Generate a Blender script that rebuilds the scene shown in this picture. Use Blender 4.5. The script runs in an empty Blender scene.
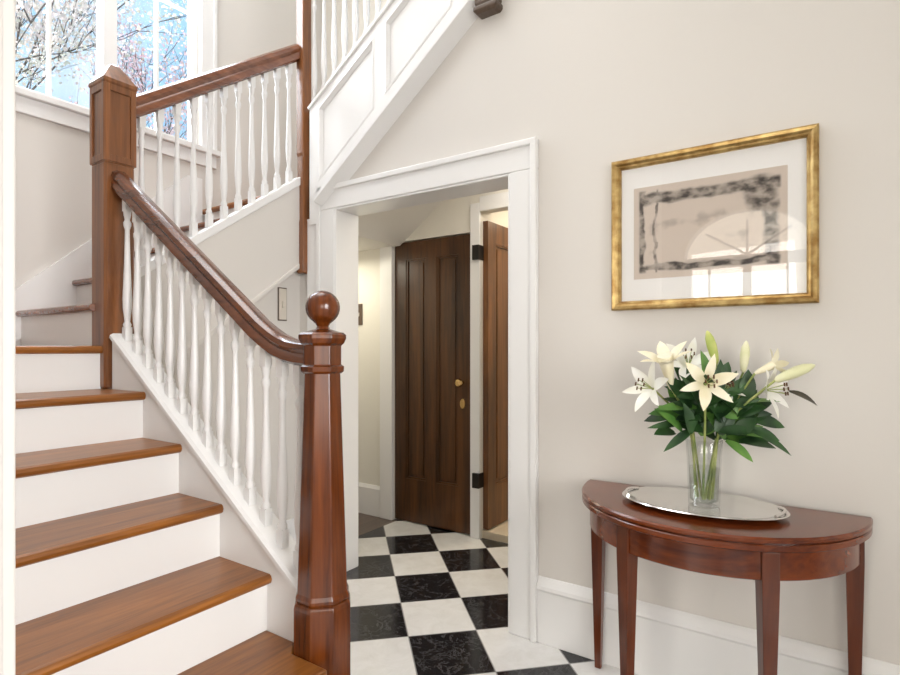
import bpy, bmesh, math, random
from mathutils import Vector, Matrix
random.seed(7)
R = math.radians
S = bpy.context.scene
COL = S.collection

# ------------------------------------------------------------------ camera
cam_d = bpy.data.cameras.new('camera')
cam = bpy.data.objects.new('camera', cam_d); COL.objects.link(cam)
cam.location = (0, -2.29, 1.3); cam.rotation_euler = (R(90), 0, R(34.25))
cam_d.sensor_width = 36; cam_d.lens = 560/900*36; cam_d.shift_y = 11.5/900
cam_d.clip_start = 0.02; cam_d.clip_end = 200
S.camera = cam
# ------------------------------------------------------------------ view
S.view_settings.view_transform = 'Standard'; S.view_settings.look = 'None'
S.view_settings.gamma = 1; S.view_settings.use_curve_mapping = False
S.view_settings.exposure = 0.22
# ------------------------------------------------------------------ world: blue sky to the west, bright hazy sky round the sun to the south
W = bpy.data.worlds.new('sky'); S.world = W; W.use_nodes = True
wn = W.node_tree.nodes; wl = W.node_tree.links; wn.clear()
tc = wn.new('ShaderNodeTexCoord'); sep = wn.new('ShaderNodeSeparateXYZ'); wl.new(tc.outputs['Generated'], sep.inputs[0])
mr = wn.new('ShaderNodeMapRange'); mr.inputs['From Min'].default_value = 0.3; mr.inputs['From Max'].default_value = -0.9
wl.new(sep.outputs['Y'], mr.inputs['Value'])
cn = wn.new('ShaderNodeTexNoise'); cn.inputs['Scale'].default_value = 3.0; cn.inputs['Detail'].default_value = 5
wl.new(tc.outputs['Generated'], cn.inputs['Vector'])
cr = wn.new('ShaderNodeValToRGB'); cr.color_ramp.elements[0].position = .5; cr.color_ramp.elements[1].position = .75
cr.color_ramp.elements[0].color = (.42, .74, 1.08, 1); cr.color_ramp.elements[1].color = (.95, 1.02, 1.1, 1)
wl.new(cn.outputs['Fac'], cr.inputs['Fac'])
mx = wn.new('ShaderNodeMix'); mx.data_type = 'RGBA'
wl.new(mr.outputs['Result'], mx.inputs['Factor']); wl.new(cr.outputs['Color'], mx.inputs['A'])
mx.inputs['B'].default_value = (3.1, 2.9, 2.5, 1)
bg = wn.new('ShaderNodeBackground'); bg.inputs['Strength'].default_value = 1.0
wl.new(mx.outputs['Result'], bg.inputs['Color'])
wo = wn.new('ShaderNodeOutputWorld'); wl.new(bg.outputs[0], wo.inputs[0])
# ------------------------------------------------------------------ lights
def area(name, loc, target, sx, sy, power, col, spread=180):
    d = bpy.data.lights.new(name, 'AREA'); d.shape = 'RECTANGLE'; d.size = sx; d.size_y = sy
    d.energy = power; d.color = col; d.spread = R(spread)
    o = bpy.data.objects.new(name, d); COL.objects.link(o); o.location = loc
    o.rotation_euler = (Vector(target)-Vector(loc)).to_track_quat('-Z', 'Y').to_euler()
    return o
area('added_fill_foyer', (0.0, -2.9, 5.05), (-.6, -2.3, 0), 3.0, 2.2, 10, (1, .98, .96))  # unseen fill near the ceiling, added to brighten the foyer; no fixture
area('added_fill_stair', (-2.2, -1.0, 5.05), (-2.1, -1.0, 0), 1.8, 1.8, 44, (1, .99, .98))  # added overhead fill for the stairwell, no lamp hangs there
area('daylight_landing_window', (-3.95, -.7, 3.55), (-1.2, -1.1, 1.2), 1.3, 1.7, 80, (.82, .91, 1))
area('added_fill_side', (2.95, -2.5, 1.75), (-2.0, -1.75, .9), 1.5, 2.0, 36, (1, .985, .98), 75)  # main fill, added outside an invented east window to light the risers
area('added_fill_front', (1.55, -4.6, 1.7), (-2.2, -1.0, 1.2), 1.5, 1.9, 10, (1, .97, .94), 120)  # added fill outside an invented front window, for light from behind the viewer
area('daylight_front_door', (-.8, -4.6, 1.6), (-2.2, -.6, 1.2), 1.1, 1.6, 16, (1, .97, .93), 120)
sun_d = bpy.data.lights.new('sun', 'SUN'); sun_d.energy = 3.0; sun_d.angle = R(1.0); sun_d.color = (1, .96, .9)
sun = bpy.data.objects.new('sun', sun_d); COL.objects.link(sun); sun.rotation_euler = Vector((.25, 1, -1.15)).to_track_quat('-Z', 'Y').to_euler()
area('added_fill_hall', (-1.5, .58, 2.5), (-1.7, .6, 0), .5, .4, 5, (1, .93, .82))  # unseen area lamp, added because no sky light reaches the back hall
area('added_fill_passage', (-3.2, .55, 2.0), (-3.15, .6, 0), .4, .5, 5.5, (1, .95, .78))  # area lamp added so the passage wall looks lit; no fixture known
area('closet_ceiling_light', (-1.5, 1.75, 2.5), (-1.6, 1.7, 0), .5, .5, 12, (1, .86, .66))

# ------------------------------------------------------------------ materials
def new_mat(name):
    m = bpy.data.materials.new(name); m.use_nodes = True
    return m, m.node_tree.nodes, m.node_tree.links, m.node_tree.nodes['Principled BSDF']
def paint(name, col, rough=.5, bump=.0, metal=0, coat=0, spec=.5):
    m, n, l, b = new_mat(name)
    b.inputs['Base Color'].default_value = (*col, 1); b.inputs['Roughness'].default_value = rough
    b.inputs['Metallic'].default_value = metal; b.inputs['Coat Weight'].default_value = coat
    b.inputs['Specular IOR Level'].default_value = spec
    t = n.new('ShaderNodeTexCoord'); z = n.new('ShaderNodeTexNoise'); z.inputs['Scale'].default_value = 60; z.inputs['Detail'].default_value = 3
    l.new(t.outputs['Object'], z.inputs['Vector'])
    bp = n.new('ShaderNodeBump'); bp.inputs['Strength'].default_value = max(bump, .01); bp.inputs['Distance'].default_value = .002
    l.new(z.outputs['Fac'], bp.inputs['Height']); l.new(bp.outputs[0], b.inputs['Normal'])
    return m
def wood(name, dark, light, axis=2, rough=.3, coat=.3, scale=9, stretch=.07, plank=None):
    m, n, l, b = new_mat(name)
    t = n.new('ShaderNodeTexCoord'); mp = n.new('ShaderNodeMapping')
    sc = [1, 1, 1]; sc[axis] = stretch; mp.inputs['Scale'].default_value = sc
    l.new(t.outputs['Object'], mp.inputs['Vector'])
    z = n.new('ShaderNodeTexNoise'); z.inputs['Scale'].default_value = scale; z.inputs['Detail'].default_value = 8
    z.inputs['Roughness'].default_value = .65; z.inputs['Distortion'].default_value = 1.2
    l.new(mp.outputs[0], z.inputs['Vector'])
    z2 = n.new('ShaderNodeTexNoise'); z2.inputs['Scale'].default_value = scale*9; z2.inputs['Detail'].default_value = 4
    l.new(mp.outputs[0], z2.inputs['Vector'])
    ad = n.new('ShaderNodeMath'); ad.operation = 'MULTIPLY_ADD'; ad.inputs[1].default_value = .35
    l.new(z2.outputs['Fac'], ad.inputs[0]); l.new(z.outputs['Fac'], ad.inputs[2])
    r = n.new('ShaderNodeValToRGB'); r.color_ramp.elements[0].position = .45; r.color_ramp.elements[1].position = .9
    r.color_ramp.elements[0].color = (*dark, 1); r.color_ramp.elements[1].color = (*light, 1)
    l.new(ad.outputs[0], r.inputs['Fac']); l.new(r.outputs['Color'], b.inputs['Base Color'])
    b.inputs['Roughness'].default_value = rough; b.inputs['Coat Weight'].default_value = coat; b.inputs['Coat Roughness'].default_value = .15
    bp = n.new('ShaderNodeBump'); bp.inputs['Strength'].default_value = .08; bp.inputs['Distance'].default_value = .002
    l.new(z2.outputs['Fac'], bp.inputs['Height']); l.new(bp.outputs[0], b.inputs['Normal'])
    return m
def thin_glass(name, tint=(1, 1, 1), refl=1.5):
    m, n, l, b = new_mat(name); n.remove(b)
    tr = n.new('ShaderNodeBsdfTransparent'); tr.inputs[0].default_value = (*tint, 1)
    gl = n.new('ShaderNodeBsdfGlossy'); gl.inputs['Roughness'].default_value = .01
    lw = n.new('ShaderNodeLayerWeight'); lw.inputs['Blend'].default_value = .5
    pw = n.new('ShaderNodeMath'); pw.operation = 'POWER'; pw.inputs[1].default_value = 4; l.new(lw.outputs['Facing'], pw.inputs[0])
    fr = n.new('ShaderNodeMath'); fr.operation = 'MULTIPLY_ADD'; fr.inputs[1].default_value = .75; fr.inputs[2].default_value = ((refl-1)/(refl+1))**2*1.6; l.new(pw.outputs[0], fr.inputs[0])
    mi = n.new('ShaderNodeMixShader'); l.new(fr.outputs[0], mi.inputs[0]); l.new(tr.outputs[0], mi.inputs[1]); l.new(gl.outputs[0], mi.inputs[2])
    l.new(mi.outputs[0], n['Material Output'].inputs[0])
    return m
M = {}
M['wall'] = paint('cream_wall_paint', (.685, .65, .61), .6, .05)
M['wallw'] = paint('pale_wall_paint', (.78, .75, .68), .6, .05)
M['ceil'] = paint('ceiling_paint', (.80, .77, .72), .7)
M['white'] = paint('white_gloss_trim', (.82, .81, .80), .3, .01)
M['riser'] = paint('white_riser_paint', (.82, .81, .79), .4, .01)
M['tread'] = wood('oak_tread', (.11, .032, .004), (.39, .140, .022), 1, .36, .12, 10)
M['newel'] = wood('mahogany_newel', (.036, .007, .0015), (.23, .055, .007), 2, .24, .2, 8)
M['newel2'] = wood('oak_newel', (.09, .028, .008), (.34, .130, .042), 2, .28, .3, 8)
M['oldwood'] = wood('weathered_newel_foot', (.05, .03, .018), (.14, .09, .06), 2, .4, .2, 8)
M['railx'] = wood('mahogany_rail', (.045, .011, .004), (.19, .055, .014), 0, .22, .5, 8)
M['raily'] = wood('mahogany_rail_cross', (.10, .034, .016), (.29, .105, .048), 1, .25, .4, 8)
M['door'] = wood('dark_walnut_door', (.016, .006, .002), (.12, .044, .010), 2, .36, .1, 6)
M['door2'] = wood('brown_walnut_door', (.05, .018, .006), (.26, .10, .026), 2, .32, .2, 6)
M['table'] = wood('mahogany_table', (.055, .009, .002), (.22, .045, .007), 0, .22, .25, 7)
M['tableleg'] = wood('mahogany_table_leg', (.045, .009, .003), (.17, .038, .009), 2, .28, .2, 9)
M['floorwood'] = wood('dark_floor_board', (.05, .028, .017), (.14, .085, .055), 1, .3, .3, 8)
M['carpet'] = paint('pale_closet_floor', (.66, .56, .42), .8, .3)
M['gold'] = None
M['brass'] = paint('brass', (.80, .55, .24), .22, 0, 1)
M['iron'] = paint('dark_iron', (.03, .025, .022), .45, 0, .6)
M['silver'] = paint('polished_silver', (.80, .79, .77), .12, .02, 1)
M['glass'] = thin_glass('window_glass')
M['picglass'] = thin_glass('picture_glass', (1, 1, 1), 1.38)
M['mat'] = paint('white_mat_board', (.88, .865, .85), .8)
M['plate'] = paint('ivory_plate', (.66, .60, .52), .4)
M['bark'] = paint('dark_bark', (.09, .075, .075), .9, .3)
M['grass'] = paint('lawn', (.12, .22, .07), .9, .3)
m, n, l, b = new_mat('gilded_frame')
t = n.new('ShaderNodeTexCoord'); z = n.new('ShaderNodeTexNoise'); z.inputs['Scale'].default_value = 22; z.inputs['Detail'].default_value = 6
l.new(t.outputs['Object'], z.inputs['Vector'])
r = n.new('ShaderNodeValToRGB'); r.color_ramp.elements[0].position = .35; r.color_ramp.elements[1].position = .7
r.color_ramp.elements[0].color = (.30, .17, .05, 1); r.color_ramp.elements[1].color = (.62, .45, .19, 1)
l.new(z.outputs['Fac'], r.inputs['Fac']); l.new(r.outputs['Color'], b.inputs['Base Color'])
b.inputs['Metallic'].default_value = .75; b.inputs['Roughness'].default_value = .36
M['gold'] = m
# vase glass and water
def real_glass(name, ior, col=(1, 1, 1)):
    m, n, l, b = new_mat(name)
    b.inputs['Base Color'].default_value = (*col, 1); b.inputs['Roughness'].default_value = .01
    b.inputs['Transmission Weight'].default_value = 1; b.inputs['IOR'].default_value = ior
    return m
M['vase'] = thin_glass('clear_vase_glass', (.97, .98, .97), 1.5)
M['water'] = thin_glass('vase_water', (.96, .98, .95), 1.33)
# checkered marble floor: square tiles laid diagonally
m, n, l, b = new_mat('checkered_marble')
t = n.new('ShaderNodeTexCoord'); sp = n.new('ShaderNodeSeparateXYZ'); l.new(t.outputs['Object'], sp.inputs[0])
def mth(op, a, c=None):
    q = n.new('ShaderNodeMath'); q.operation = op
    for i, v in enumerate((a, c)):
        if v is None: continue
        if isinstance(v, (int, float)): q.inputs[i].default_value = v
        else: l.new(v, q.inputs[i])
    return q.outputs[0]
dx = mth('ADD', sp.outputs[0], 1.5808); dy = mth('ADD', sp.outputs[1], .3029)
c45 = math.sqrt(.5)
ui = mth('MULTIPLY', mth('ADD', dx, dy), c45/.3146); vj = mth('MULTIPLY', mth('SUBTRACT', dy, dx), c45/.3423)
par = mth('FLOORED_MODULO', mth('ADD', mth('FLOOR', ui), mth('FLOOR', vj)), 2)
def edge(s): 
    f = mth('FRACT', s); return mth('MINIMUM', f, mth('SUBTRACT', 1, f))
grout = mth('LESS_THAN', mth('MINIMUM', edge(ui), edge(vj)), .008)
tid = n.new('ShaderNodeCombineXYZ'); l.new(mth('MULTIPLY', mth('FLOOR', ui), 3.7), tid.inputs[0]); l.new(mth('MULTIPLY', mth('FLOOR', vj), 5.3), tid.inputs[1])
va = n.new('ShaderNodeVectorMath'); va.operation = 'ADD'; l.new(t.outputs['Object'], va.inputs[0]); l.new(tid.outputs[0], va.inputs[1])
vn = n.new('ShaderNodeTexNoise'); vn.inputs['Scale'].default_value = 9; vn.inputs['Detail'].default_value = 10; vn.inputs['Roughness'].default_value = .68; vn.inputs['Distortion'].default_value = .8
l.new(va.outputs[0], vn.inputs['Vector'])
rb = n.new('ShaderNodeValToRGB'); rb.color_ramp.elements[0].position = .485; rb.color_ramp.elements[1].position = .515
rb.color_ramp.elements[0].color = (.009, .009, .011, 1); rb.color_ramp.elements[1].color = (.009, .009, .011, 1)
e = rb.color_ramp.elements.new(.5); e.color = (.085, .083, .085, 1)
rw = n.new('ShaderNodeValToRGB'); rw.color_ramp.elements[0].position = .3; rw.color_ramp.elements[1].position = .62
rw.color_ramp.elements[0].color = (.68, .665, .64, 1); rw.color_ramp.elements[1].color = (.78, .77, .755, 1)
l.new(vn.outputs['Fac'], rb.inputs['Fac']); l.new(vn.outputs['Fac'], rw.inputs['Fac'])
def mixc(f, a, c):
    q = n.new('ShaderNodeMix'); q.data_type = 'RGBA'; l.new(f, q.inputs['Factor'])
    for k, v in (('A', a), ('B', c)):
        if isinstance(v, tuple): q.inputs[k].default_value = v
        else: l.new(v, q.inputs[k])
    return q.outputs['Result']
cc = mixc(par, rw.outputs['Color'], rb.outputs['Color'])
l.new(mixc(grout, cc, (.30, .29, .28, 1)), b.inputs['Base Color'])
b.inputs['Roughness'].default_value = .14; b.inputs['Specular IOR Level'].default_value = .45
M['tile'] = m
def leafmat(name, a, c, rough=.45):
    m, n, l, b = new_mat(name)
    t = n.new('ShaderNodeTexCoord'); z = n.new('ShaderNodeTexNoise'); z.inputs['Scale'].default_value = 14
    l.new(t.outputs['Object'], z.inputs['Vector'])
    r = n.new('ShaderNodeValToRGB'); r.color_ramp.elements[0].color = (*a, 1); r.color_ramp.elements[1].color = (*c, 1)
    r.color_ramp.elements[0].position = .35; r.color_ramp.elements[1].position = .65
    l.new(z.outputs['Fac'], r.inputs['Fac']); l.new(r.outputs['Color'], b.inputs['Base Color']); b.inputs['Roughness'].default_value = rough
    return m
M['leaf'] = leafmat('lily_leaf', (.008, .032, .009), (.034, .10, .022))
M['leaflight'] = leafmat('young_leaf', (.06, .17, .03), (.16, .32, .06))
M['stem'] = leafmat('lily_stem', (.18, .26, .05), (.48, .50, .17))
M['petal'] = leafmat('white_petal', (.86, .84, .74), (.90, .89, .84), .5)
M['cream'] = leafmat('cream_petal', (.82, .74, .50), (.88, .83, .66), .5)
M['bud'] = leafmat('green_bud', (.42, .50, .12), (.62, .64, .22), .5)
M['palebud'] = leafmat('pale_bud', (.70, .70, .42), (.84, .81, .60), .5)
M['anther'] = paint('brown_anther', (.10, .045, .015), .8)
M['darkleaf'] = leafmat('dark_leaf', (.02, .016, .010), (.06, .05, .025))
M['blossom'] = leafmat('cherry_blossom', (.86, .74, .78), (.90, .87, .88), .8)
M['pinkblossom'] = leafmat('pink_blossom', (.84, .56, .70), (.88, .76, .82), .8)

# ------------------------------------------------------------------ mesh helpers (all coordinates are world metres)
def BM(): return bmesh.new()
def box(bm, x0, x1, y0, y1, z0, z1):
    v = [bm.verts.new((x, y, z)) for x in (x0, x1) for y in (y0, y1) for z in (z0, z1)]
    for f in ((0, 1, 3, 2), (4, 6, 7, 5), (0, 4, 5, 1), (2, 3, 7, 6), (0, 2, 6, 4), (1, 5, 7, 3)):
        bm.faces.new([v[i] for i in f])
    return bm
def prism(bm, pts, axis, a0, a1):
    """polygon pts (2D) extruded along axis ('x': pts are y,z; 'y': pts are x,z; 'z': pts are x,y)"""
    def P(p, a): return {'x': (a, p[0], p[1]), 'y': (p[0], a, p[1]), 'z': (p[0], p[1], a)}[axis]
    A = [bm.verts.new(P(p, a0)) for p in pts]; B = [bm.verts.new(P(p, a1)) for p in pts]
    bm.faces.new(A); bm.faces.new(B[::-1]); k = len(pts)
    for i in range(k): bm.faces.new([A[i], B[i], B[(i+1) % k], A[(i+1) % k]])
    return bm
def rings(bm, rs, cap0=True, cap1=True):
    V = [[bm.verts.new(p) for p in r] for r in rs]; k = len(V[0])
    for a, c in zip(V, V[1:]):
        for i in range(k): bm.faces.new([a[i], a[(i+1) % k], c[(i+1) % k], c[i]])
    if cap0: bm.faces.new(V[0][::-1])
    if cap1: bm.faces.new(V[-1])
    return bm
def ngon(cx, cy, z, r, k, ph=0): return [(cx+r*math.cos(ph+2*math.pi*i/k), cy+r*math.sin(ph+2*math.pi*i/k), z) for i in range(k)]
def lathe(bm, cx, cy, prof, k=16, ph=0, cap0=True, cap1=True):
    return rings(bm, [ngon(cx, cy, z, max(r, 1e-4), k, ph) for r, z in prof], cap0, cap1)
def chsq(cx, cy, z, w, c):
    h = w/2
    return [(cx+x, cy+y, z) for x, y in ((h, -h+c), (h, h-c), (h-c, h), (-h+c, h), (-h, h-c), (-h, -h+c), (-h+c, -h), (h-c, -h))]
def square(cx, cy, z, w): 
    h = w/2; return [(cx+h, cy-h, z), (cx+h, cy+h, z), (cx-h, cy+h, z), (cx-h, cy-h, z)]
def tube(bm, path, radii, k=6):
    path = [Vector(p) for p in path]
    if not isinstance(radii, (list, tuple)): radii = [radii]*len(path)
    rs = []; up = Vector((.31, .22, .93)).normalized()
    for i, p in enumerate(path):
        d = (path[min(i+1, len(path)-1)]-path[max(i-1, 0)]).normalized()
        u = d.cross(up)
        if u.length < .05: u = d.cross(Vector((1, 0, 0)))
        u.normalize(); v = d.cross(u)
        rs.append([p+(u*math.cos(2*math.pi*j/k)+v*math.sin(2*math.pi*j/k))*radii[i] for j in range(k)])
    return rings(bm, rs)
def sweep(bm, path, prof, side):
    """2D profile (side, up) swept along a path that lies in a vertical plane; side = unit vector normal to that plane"""
    path = [Vector(p) for p in path]; side = Vector(side); rs = []
    for i, p in enumerate(path):
        d0 = (path[i]-path[i-1]).normalized() if i else None
        d1 = (path[i+1]-path[i]).normalized() if i < len(path)-1 else None
        d = ((d0 or d1)+(d1 or d0)).normalized()
        up = side.cross(d)
        if up.z < 0: up = -up
        rs.append([p+side*a+up*c for a, c in prof])
    return rings(bm, rs)
def root_loc(p):
    while p.parent: p = p.parent
    return Vector(p.location)
def obj(name, bm, mat, parent=None, bev=0, smooth=None, seg=2, label=None):
    bmesh.ops.recalc_face_normals(bm, faces=bm.faces)
    if parent is not None:
        L = root_loc(parent)
        bmesh.ops.translate(bm, verts=bm.verts, vec=-L)
    me = bpy.data.meshes.new(name); bm.to_mesh(me); bm.free()
    o = bpy.data.objects.new(name, me); COL.objects.link(o); me.materials.append(mat)
    if parent is not None: o.parent = parent
    if bev:
        md = o.modifiers.new('bevel', 'BEVEL'); md.width = bev; md.segments = seg; md.limit_method = 'ANGLE'; md.angle_limit = R(35)
    if smooth:
        for p in me.polygons: p.use_smooth = True
        if smooth < 180: me.set_sharp_from_angle(angle=R(smooth))
    if label: o['label'] = label
    return o
def thing(name, label, cat, loc, group=None):
    o = bpy.data.objects.new(name, None); COL.objects.link(o); o.location = loc; o.empty_display_size = .05
    return tag(o, label, cat, group)
def tag(o, label, cat, group=None):
    o['label'] = label; o['category'] = cat; o['kind'] = 'thing'
    if group: o['group'] = group
    return o
def struct(name, bm, mat, parent=None, bev=0, label=None, cat=None):
    o = obj(name, bm, mat, parent, bev)
    if parent is None:
        o['kind'] = 'structure'
        if label: o['label'] = label
        if cat: o['category'] = cat
    return o
def slab(*a): return box(BM(), *a)

# ================================================================== THE SHELL
CEIL = 5.2
XW, XE, YS = -3.5, 2.6, -4.2            # window wall, right-hand wall, front-door wall
YH = 1.0                                # far wall of the back hall
OX0, OX1, OH, WT = -2.347, -1.215, 2.105, .16   # doorway in the picture wall
RISE, RUN = .185, .26
struct('floor', slab(-2.72, XE+.1, YS-.1, 1.16, -.12, 0), M['tile'], label='black and white marble floor tiles laid on the diagonal', cat='floor')
struct('floor', slab(-4.4, -2.72, .05, 1.16, -.12, 0), M['floorwood'], label='dark wooden floorboards of the passage beyond the marble', cat='floor')
struct('floor', slab(-1.985, -.6, 1.02, 2.5, -.02, 0.05), M['carpet'], label='pale floor of the room behind the open brown door', cat='floor')
struct('ceiling', slab(XW-.1, XE+.1, YS-.1, YH+.1, CEIL, CEIL+.1), M['ceil'], label='pale ceiling high over the stairwell', cat='ceiling')
# picture wall, with the doorway notched out and the slope of the upper flight above
f3b = lambda x: 2.266+.745*(x+2.32)      # bottom edge of the upper flight's fascia
f3t = lambda x: 3.125+.655*(x+1.887)     # its top edge
bm = BM()
prism(bm, [(OX1, 0), (XE, 0), (XE, CEIL), (-1.30, CEIL), (-1.30, f3b(-1.30)+.03), (OX1-.9, f3b(OX1-.9)+.03), (OX0, f3b(OX0)+.02), (OX0, OH), (OX1, OH)], 'y', 0, WT)
prism(bm, [(-2.74, 0), (OX0, 0), (OX0, 2.28), (-2.60, 2.28), (-2.60, 2.05), (-2.74, 2.05)], 'y', 0, WT)
struct('wall_picture', bm, M['wall'], label='cream wall that carries the framed picture and the doorway', cat='wall')
# window wall
WY0, WY1, WZ0, WZ1 = -1.26, -.13, 2.65, 4.35
bm = BM()
box(bm, XW-.14, XW, -2.17, WY0, 0, CEIL); box(bm, XW-.14, XW, WY1, 1.1, 0, CEIL)
box(bm, XW-.14, XW, WY0, WY1, 0, WZ0); box(bm, XW-.14, XW, WY0, WY1, WZ1, CEIL)
struct('wall_window', bm, M['wall'], label='cream wall of the stair landing below and beside the window', cat='wall')
# stair side wall, whose white-cased end frames the view
struct('wall_stair', slab(XW, -1.085, -2.07, -1.95, 0, CEIL), M['wall'])
bm = BM(); box(bm, -1.085, -1.046, -2.085, -1.95, 0, CEIL); box(bm, -1.066, -1.041, -2.07, -1.968, 0, CEIL)
struct('trim_1', bm, M['wall'], bev=.004, label='white wall end trim framing the near edge of the stairs', cat='trim')
# front of house (behind the viewer)
DX, DW = -.72, .60                       # front door opening centre, half width
bm = BM()
def arch(n=14): return [(DX+DW*math.cos(math.pi*i/n), 2.28+.46*math.sin(math.pi*i/n)) for i in range(n+1)]
prism(bm, [(-2.5, 0), (DX-DW, 0), (DX-DW, 2.28)]+arch()[::-1][1:-1]+[(DX+DW, 2.28), (DX+DW, 0), (.7, 0), (.7, CEIL), (-2.5, CEIL)], 'y', YS-.14, YS)
box(bm, .7, XE, YS-.14, YS, 0, .6); box(bm, .7, XE, YS-.14, YS, 2.7, CEIL); box(bm, 2.4, XE, YS-.14, YS, .6, 2.7)
struct('wall_front', bm, M['wall'])
bm = BM(); box(bm, XE, XE+.12, YS, -3.35, 0, CEIL); box(bm, XE, XE+.12, -1.65, .16, 0, CEIL); box(bm, XE, XE+.12, -3.35, -1.65, 0, .6); box(bm, XE, XE+.12, -3.35, -1.65, 2.8, CEIL)
struct('wall_east', bm, M['wall'])
struct('wall_foyer_side', slab(-2.62, -2.5, YS-.14, -2.07, 0, CEIL), M['wall'])
def glazed(name, axis, at, a0, a1, z0, z1, nv, nh, fw=.05, mull=(), label=None):
    """window: frame with muntins; one pane of glass as a child"""
    bm = BM()
    def bx(p0, p1, q0, q1, t=.03):
        if axis == 'y': box(bm, p0, p1, at-t, at+t, q0, q1)
        else: box(bm, at-t, at+t, p0, p1, q0, q1)
    bx(a0, a0+fw, z0, z1); bx(a1-fw, a1, z0, z1); bx(a0+fw, a1-fw, z0, z0+fw); bx(a0+fw, a1-fw, z1-fw, z1)
    for c, w in mull: bx(c-w/2, c+w/2, z0+fw, z1-fw, .045)
    for c in nv: bx(c-.008, c+.008, z0+fw, z1-fw, .014)
    for c in nh: bx(a0+fw, a1-fw, c-.008, c+.008, .013)
    o = struct(name, bm, M['white'], label=label, cat='window')
    g = BM()
    if axis == 'y': box(g, a0+fw/2, a1-fw/2, at-.002, at+.002, z0+fw/2, z1-fw/2)
    else: box(g, at-.002, at+.002, a0+fw/2, a1-fw/2, z0+fw/2, z1-fw/2)
    obj('pane', g, M['glass'], o)
    return o
glazed('window_1', 'x', XW-.06, WY0, WY1, WZ0, WZ1, (-.985, -.39), (3.55,), .035, ((-.687, .075),), 'white landing window looking out on sky and blossom')
glazed('window_2_added', 'y', YS-.07, .7, 2.4, .6, 2.7, (1.125, 1.975), (1.3, 2.0), .06, ((1.55, .08),))  # unseen window, added to let fill light in from the front
glazed('window_3_added', 'x', XE+.06, -3.35, -1.65, .6, 2.8, (-2.925, -2.075), (1.35, 2.05), .06, ((-2.5, .08),))  # invented window, put into the east wall to light the risers
# landing window sill and casing
bm = BM()
box(bm, XW, XW+.05, WY0-.16, WY1+.13, WZ0-.035, WZ0); box(bm, XW, XW+.022, WY0-.13, WY1+.11, WZ0-.12, WZ0-.035)
box(bm, XW, XW+.022, WY1, WY1+.11, WZ0, WZ1+.1); box(bm, XW, XW+.022, WY0-.12, WY0, WZ0, WZ1+.1); box(bm, XW, XW+.022, WY0, WY1, WZ1, WZ1+.1)
box(bm, XW, XW+.032, WY1+.085, WY1+.11, WZ0, WZ1+.1)
struct('trim_2', bm, M['white'], bev=.004, label='white sill and casing round the landing window', cat='trim')
# front door with fanlight
bm = BM(); x0, x1 = DX-DW, DX+DW
box(bm, x0, x0+.06, YS-.1, YS-.04, 0, 2.28); box(bm, x1-.06, x1, YS-.1, YS-.04, 0, 2.28); box(bm, x0+.06, x1-.06, YS-.1, YS-.04, 2.16, 2.28)
box(bm, x0+.06, x1-.06, YS-.09, YS-.05, 0, .35); box(bm, DX-.04, DX+.04, YS-.09, YS-.05, .35, 2.16)
for k in (-.36, .36): box(bm, DX+k-.012, DX+k+.012, YS-.085, YS-.055, .35, 2.16)
for a in (45, 90, 135):
    d = Vector((math.cos(R(a)), 0, math.sin(R(a))*.6)); tube(bm, [(DX, YS-.07, 2.28), (DX+d.x*DW*.93, YS-.07, 2.28+d.z*DW)], .012, 6)
o = struct('door_1', bm, M['white'], label='glazed white front door under a fanlight', cat='door')
obj('pane', prism(BM(), [(x0+.03, .3), (x0+.03, 2.28)]+arch()[::-1][1:-1]+[(x1-.03, 2.28), (x1-.03, .3)], 'y', YS-.072, YS-.068), M['glass'], o)
# doorway casing and jambs
CW = .136
bm = BM()
def casing_board(x0, x1, z0, z1): box(bm, x0, x1, -.022, 0, z0, z1)
casing_board(OX0-CW, OX0, 0, OH); casing_board(OX1, OX1+CW, 0, OH); casing_board(OX0-CW, OX1+CW, OH, OH+.11)
box(bm, OX1+CW-.03, OX1+CW, -.034, -.022, 0, OH+.11); box(bm, OX0-CW, OX0-CW+.03, -.034, -.022, 0, OH+.11)
box(bm, OX0-CW, OX1+CW, -.034, 0, OH+.105, OH+.135)
box(bm, OX0-.001, OX0+.012, -.018, WT+.01, 0, OH); box(bm, OX1-.012, OX1+.001, -.018, WT+.01, 0, OH); box(bm, OX0+.012, OX1-.012, -.018, WT+.01, OH-.012, OH)
struct('trim_3', bm, M['white'], bev=.005, label='white casing and jambs round the doorway to the back hall', cat='trim')
# picture-wall baseboard
def base_prof(t=.02, h=.29): return [(0, 0), (-t, 0), (-t, h-.06), (-t-.008, h-.05), (-t-.006, h-.035), (-t+.006, h-.012), (-.006, h), (0, h)]
struct('baseboard_picture', prism(BM(), base_prof(), 'x', OX1+CW, XE), M['white'], bev=.002, label='tall white baseboard under the picture', cat='baseboard')
# ---- back hall
bm = BM()
D1 = (-2.755, -2.06)
box(bm, -4.4, D1[0], YH, YH+.12, 0, CEIL); box(bm, D1[0], D1[1], YH, YH+.12, 2.11, CEIL)
box(bm, D1[0], D1[1], YH+.06, YH+.12, 0, 2.11); box(bm, D1[1], -1.985, YH, YH+.14, 0, CEIL); box(bm, -1.985, -1.2, YH, YH+.14, 2.26, CEIL); box(bm, -1.2, -.9, YH, YH+.14, 0, CEIL); box(bm, -.9, -.8, WT, YH+.14, 0, 2.7)
struct('wall_hall', bm, M['wallw'], label='pale far wall of the back hall around two brown doors', cat='wall')
bm = BM(); box(bm, -2.2, -2.1, 1.14, 2.5, 0, 2.7); box(bm, -.7, -.6, 1.14, 2.5, 0, 2.7); box(bm, -2.2, -.6, 2.5, 2.6, 0, 2.7); box(bm, -2.2, -.6, 1.14, 2.6, 2.7, 2.8)
struct('wall_closet', bm, M['wallw'])
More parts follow.
